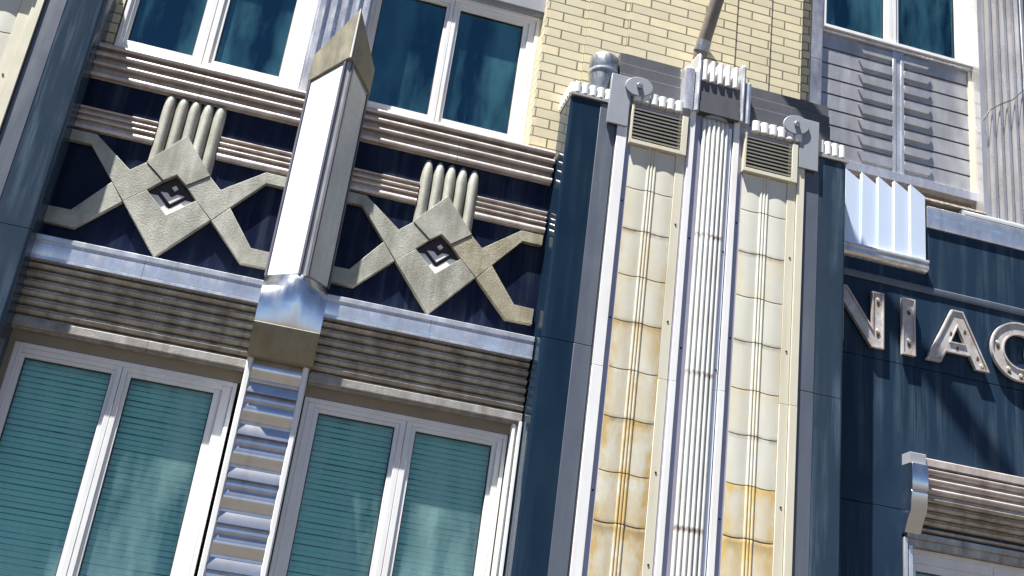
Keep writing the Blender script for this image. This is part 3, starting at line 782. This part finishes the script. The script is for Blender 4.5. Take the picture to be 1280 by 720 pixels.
m.loft([[(XL - o_, .03, zl + .002), (XL - o_, YS - .01, zl + .002), (RX - .02, YR - .035, zm + .002), (RX + .02, YR - .035, zm + .002), (XR + o_, YS - .01, zl + .035), (XR + o_, .03, zl + .035)],
        [(XL - o_, .03, zl + .29), (XL - o_, YS - .01, zl + .29), (RX - .008, YR - .035, 7.885), (RX + .008, YR - .035, 7.885), (XR + o_, YS - .01, zl + .30), (XR + o_, .03, zl + .30)]])
tip = m.build('tip', 'bronze', C, bevel=.004, label='bronze-coloured pointed tip')
m = MB()
m.loft([[(RX - .010, YR - .0345, zm + .01), (RX + .010, YR - .0345, zm + .01), (RX + .006, YR - .0345, 7.885), (RX - .006, YR - .0345, 7.885)],
        [(RX - .006, YR - .046, zm + .01), (RX + .006, YR - .046, zm + .01), (RX + .003, YR - .044, 7.893), (RX - .003, YR - .044, 7.893)]])
m.build('ridge_bead', 'white', tip)
# shaped polished foot
m = MB()
rings = []
def foot(z, yn, ys, ww=0):
    return [(XL - .004 + ww, .03, z), (XL - .004 + ww, ys, z), (-.10, ys + (yn - ys) * .72, z), (RX, yn, z), (.09, ys + (yn - ys) * .72, z), (XR + .010 - ww, ys, z), (XR + .010 - ww, .03, z)]
for z, yn, ys in ((5.133, -.335, -.12), (5.07, -.342, -.165), (5.0, -.345, -.22), (4.93, -.335, -.26), (4.86, -.318, -.285), (4.78, -.298, -.285), (4.70, -.285, -.28), (4.665, -.275, -.275)):
    rings.append(foot(z, yn, ys))
m.loft(rings)
m.build('foot', 'chrome', C, smooth=60, label='polished steel foot under the glass faces')
m = MB()
m.loft([foot(4.6645, -.275, -.275), foot(4.655, -.285, -.285), foot(4.61, -.275, -.275), foot(4.405, -.145, -.145), foot(4.395, -.12, -.12)])
m.build('foot_base', 'bronze', C, smooth=20, label='tan lower part of the foot')  # tan colour carries the ground's reflection in the polished steel

# ------------------------------------------------------------------ row of pale fins on a little shelf
F = thing('finned_fixture', 'pale blue fixture of upright overlapping fins on a small shelf', 'wall fixture', (5.8, 0, 6.7))
fx0, fx1, nf = 5.33, 6.245, 5
w = .190
for i in range(5):
    a = 6.245 - (5 - i) * w + .0
    m = MB()
    zt = 7.63
    # each fin: wedge in plan, its top cut aslant, the left edge higher
    m.loft([[(a, -.002, 6.83), (a, -.050, 6.83), (a + w - .004, -.028, 6.83), (a + w - .004, -.002, 6.83)],
            [(a, -.002, zt + .055), (a, -.050, zt + .055), (a + w - .004, -.028, zt - .035), (a + w - .004, -.002, zt - .03)]])
    m.build('fin', 'finglass', F, bevel=.002)
m = MB(); m.px([(-.002, 6.828), (-.075, 6.828), (-.080, 6.820), (-.080, 6.800), (-.072, 6.792), (-.062, 6.792), (-.062, 6.775), (-.072, 6.765), (-.072, 6.735), (-.062, 6.722), (-.002, 6.70)], 5.25, 6.248)
m.build('shelf', 'alu_bright', F)

# ------------------------------------------------------------------ letters
def rim_letter(name, char, label, outer, x_base, holes=None, spots=(), n=None, parent_loc=None):
    loc = (x_base, -.02, 5.74)
    T = thing('letter_' + char, label, 'letter', loc, 'large metal letters on the granite wall')
    return T, loc
YFc, YBk = -.062, -.022
def inset(poly, d):
    n = len(poly); out = []
    area = sum(poly[i][0] * poly[(i + 1) % n][1] - poly[(i + 1) % n][0] * poly[i][1] for i in range(n))
    sg = 1 if area > 0 else -1
    for i in range(n):
        p0 = Vector(poly[i - 1]); p1 = Vector(poly[i]); p2 = Vector(poly[(i + 1) % n])
        e1 = (p1 - p0).normalized(); e2 = (p2 - p1).normalized()
        n1 = Vector((-e1.y, e1.x)) * sg; n2 = Vector((-e2.y, e2.x)) * sg
        b = n1 + n2; L = b.length_squared
        b = b * (2 / L) if L > .05 else n1
        if b.length > 3.0: b = b.normalized() * 3.0
        q = p1 + b * d
        out.append((q.x, q.y))
    return out
def letter(char, label, polys, loc, spots, closed_hole=None):
    T = thing('letter_' + char, label, 'letter', loc, 'large metal letters on the granite wall')
    m = MB()
    for pl in polys:
        ins = inset(pl, .016)
        r = [[(x, y, z) for x, z in p] for p, y in ((pl, YBk), (pl, YFc), (ins, YFc), (ins, YFc + .014))]
        m.loft(r, cap=False)
        m.face([(x, YFc + .014, z) for x, z in ins])
        m.face([(x, YBk, z) for x, z in reversed(pl)])
    m.build('body', 'letter', T, smooth=25)
    m = MB()
    for x, z in spots:
        m.tube((x, -.001, z), (x, YBk - .0, z), .012, n=10)
    m.build('stand_off', 'rust', T)
    m = MB()
    for x, z in spots: m.lathe((x, 0, z), [(.001, 0)], 3) if False else m.tube((x, YFc + .013, z), (x, YFc + .002, z), .022, .016, n=12)
    m.build('lamp_socket', 'oldfit', T)
    m = MB()
    for i, (x, z) in enumerate(spots):
        m.py([(x - .018, z - .028), (x + .016, z - .034), (x + .022, z - .062), (x + .004, z - .082), (x - .014, z - .06)], YFc + .0115, YFc + .0135)
    m.build('rust_patch', 'rust', T)
    return T
ZL0, ZL1 = 5.742, 6.345
letter('N', 'large silver letter N half hidden by the pier, first of the letters', [
    [(5.155, ZL0), (5.290, ZL0), (5.290, 6.165), (5.602, ZL0), (5.738, ZL0), (5.738, ZL1), (5.605, ZL1), (5.605, 5.960), (5.325, ZL1), (5.155, ZL1)]],
    (5.45, -.02, ZL0), [(5.675, 6.27), (5.675, 5.93), (5.22, 6.2)])
letter('I', 'large silver letter I, a single upright stroke', [[(5.945, ZL0), (6.092, ZL0), (6.092, ZL1 + .01), (5.945, ZL1 + .01)]],
    (6.02, -.02, ZL0), [(6.02, 6.25), (6.02, 5.90)])
# A as three strokes joined in one outline with a counter: built as two mirrored halves meeting at the apex
A_out = [(6.215, ZL0), (6.375, ZL0), (6.440, 5.872), (6.712, 5.872), (6.775, ZL0), (6.930, ZL0), (6.640, ZL1), (6.515, ZL1)]
A_in = [(6.497, 5.990), (6.655, 5.990), (6.576, 6.165)]
def letter_A():
    T = thing('letter_A', 'large silver letter A with a crossbar, between the I and the G', 'letter', (6.57, -.02, ZL0), 'large metal letters on the granite wall')
    # split the outline into a left and right part along the centre so the counter stays open
    L = [(6.215, ZL0), (6.375, ZL0), (6.440, 5.872), (6.576, 5.872), (6.576, 5.990), (6.497, 5.990), (6.576, 6.165), (6.576, ZL1), (6.515, ZL1)]
    Rr = [(6.576, 5.872), (6.712, 5.872), (6.775, ZL0), (6.930, ZL0), (6.640, ZL1), (6.576, ZL1), (6.576, 6.165), (6.655, 5.990), (6.576, 5.990)]
    m = MB()
    for pl in (L, Rr):
        m.py(pl, YFc + .014, YBk)
    # rim following outer and inner edge
    for ring in (A_out, A_in):
        ins = inset(ring, .016 if ring is A_out else -.012)
        r = [[(x, y, z) for x, z in p] for p, y in ((ring, YFc + .0145), (ring, YFc), (ins, YFc), (ins, YFc + .0145))]
        m.loft(r, cap=False)
    m.build('body', 'letter', T, smooth=25)
    sp = [(6.335, 5.80), (6.845, 5.80), (6.80, 5.87), (6.66, 6.13), (6.50, 6.08), (6.57, 5.93)]
    m = MB(); [m.tube((x, -.001, z), (x, YBk, z), .012, n=10) for x, z in sp]; m.build('stand_off', 'rust', T)
    m = MB(); [m.tube((x, YFc + .013, z), (x, YFc + .002, z), .022, .016, n=12) for x, z in sp[:2]]; m.build('lamp_socket', 'oldfit', T)
    m = MB(); [m.py([(x - .014, z - .02), (x + .014, z - .026), (x + .02, z + .01), (x - .004, z + .024)], YFc + .0115, YFc + .0135) for x, z in sp[2:]]; m.build('rust_patch', 'rust', T)
letter_A()
def ringpts(cx, cz, rx, rz, a0, a1, n): return [(cx + rx * math.cos(math.radians(a0 + (a1 - a0) * i / n)), cz + rz * math.sin(math.radians(a0 + (a1 - a0) * i / n))) for i in range(n + 1)]
gx, gz = 7.31, (ZL0 + ZL1) / 2
Gp = ringpts(gx, gz, .345, .325, 40, 320, 40)
Gq = list(reversed(ringpts(gx, gz, .200, .185, 40, 312, 34)))
letter('G', 'large silver letter G cut by the right edge of the photo', [
    Gp[:-1] + [(gx + .30, gz - .16), (gx + .30, gz + .05), (gx + .06, gz + .05), (gx + .06, gz - .05), (gx + .165, gz - .05), (gx + .165, gz - .13)] + Gq[2:]],
    (gx, -.02, ZL0), [(7.04, 6.10), (7.16, 5.84), (7.30, 5.79)])

# ------------------------------------------------------------------ flagpole, brackets, canister
FP = thing('flagpole', 'dark weathered flagpole slanting out from the brick wall behind the pier top', 'flagpole', (3.60, .05, 8.60))
d = Vector((.26, -1, 2.44)).normalized()
b0 = Vector((3.60, .05, 8.60))
m = MB(); m.tube(b0, b0 + d * 5.2, .072, .066, 28); m.build('pole', 'pole', FP)
m = MB(); e = b0 + d * 5.2; m.lathe((e.x, e.y, e.z + .02), [(.001, -.08), (.05, -.065), (.08, 0), (.05, .065), (.001, .08)], 20); m.build('finial', 'galv', FP)
m = MB(); m.tube(b0 + d * .10, b0 + d * .22, .082, .080, 24); m.build('collar', 'galv', FP)

def bracket(name, x0, x1, dxc, zc, zt, zb, label, side):
    T = thing('steel_bracket', label, 'bracket', ((x0 + x1) / 2, -.38, zb), 'steel brackets at the top corners of the pier')
    m = MB()
    y0, y1 = -.385, -.360
    m.box(x0, x1, y0, y1, zb, zt)
    m.box(x0 + .004, x1 - .004, y1 + .0005, -.31, zb + .03, zt - .03) if False else m.box(x0, x0 + .02, y1 + .0003, -.340, zb + .002, zt - .002)
    m.box(x1 - .02, x1, y1 + .0003, -.340, zb + .002, zt - .002)
    m.build('plate', 'plate', T, bevel=.004)
    # oval ear with a bolt, lapped over the plate
    m = MB(); m.loft([[(dxc + .142 * math.cos(2 * PI * k / 40), y, zc + .012 * math.cos(2 * PI * k / 40) + .108 * math.sin(2 * PI * k / 40)) for k in range(40)] for y in (-.4095, -.3855)])
    m.build('ear', 'plate', T, bevel=.004)
    m = MB(); m.tube((dxc, -.432, zc), (dxc, -.410, zc), .034, n=6); m.build('bolt', 'galv', T, bevel=.003)
bracket('b', 2.556, 2.765, 2.838, 7.790, 7.885, 7.325, 'grey steel bracket with a round bolted ear on the left top of the pier', 1)
bracket('b', 4.590, 4.800, 4.535, 7.815, 7.925, 7.352, 'grey steel bracket with a round bolted ear on the right top of the pier', -1)

K = thing('metal_canister', 'round galvanised canister standing on the left top corner of the pier', 'canister', (2.47, -.22, 7.72))
c = (2.51, -.20, 0)
m = MB(); m.lathe(c, [(.138, 7.975), (.145, 7.985), (.145, 8.125), (.139, 8.137), (.02, 8.145)]); m.build('can', 'galv', K, smooth=40)
m = MB(); m.lathe(c, [(.141, 7.950), (.154, 7.952), (.154, 7.973), (.141, 7.9745)]); m.build('ring', 'alu_bright', K)
m = MB(); m.lathe(c, [(.06, 7.60), (.10, 7.72), (.125, 7.80), (.137, 7.88), (.140, 7.9495)]); m.build('dome', 'galv', K, smooth=60)

# ------------------------------------------------------------------ camera
R = [[0.96058655, -0.24752047, 0.12651917], [0.20844175, 0.34023407, -0.91694755], [0.18391716, 0.90717936, 0.37841787]]
cam = bpy.data.cameras.new('camera'); co = bpy.data.objects.new('camera', cam); COL.objects.link(co)
right, down, fwd = Vector(R[0]), Vector(R[1]), Vector(R[2])
rm = Matrix((right, -down, -fwd)).transposed().to_4x4()
co.matrix_world = Matrix.Translation((0, -9.5, 1.6)) @ rm
cam.sensor_width = 36; cam.lens = 1406.2 / 1280 * 36; cam.clip_end = 1500; cam.clip_start = .05
sc.camera = co

# ------------------------------------------------------------------ light
ts = Vector((-1.62, -1.0, 4.6)).normalized()
w = bpy.data.worlds.new('World'); sc.world = w; w.use_nodes = True
nt = w.node_tree; nt.nodes.clear()
out = nt.nodes.new('ShaderNodeOutputWorld'); bg = nt.nodes.new('ShaderNodeBackground'); sky = nt.nodes.new('ShaderNodeTexSky')
sky.sky_type = 'NISHITA'; sky.sun_disc = False
sky.sun_elevation = math.asin(ts.z); sky.sun_rotation = math.atan2(ts.x, ts.y)
sky.air_density = 0.45; sky.dust_density = .1; sky.ozone_density = 1.5; sky.altitude = 1500
bg.inputs['Strength'].default_value = .05
nt.links.new(sky.outputs[0], bg.inputs[0]); nt.links.new(bg.outputs[0], out.inputs[0])
sl = bpy.data.lights.new('sun', 'SUN'); sl.energy = 5.0; sl.angle = math.radians(.5); sl.color = (1, .965, .91)
so = bpy.data.objects.new('sun', sl); COL.objects.link(so)
so.rotation_euler = ts.to_track_quat('Z', 'Y').to_euler()
sc.view_settings.view_transform = 'Standard'; sc.view_settings.look = 'None'; sc.view_settings.gamma = 1
sc.view_settings.use_curve_mapping = False
sc.view_settings.exposure = 1.7
sc.cycles.max_bounces = 8
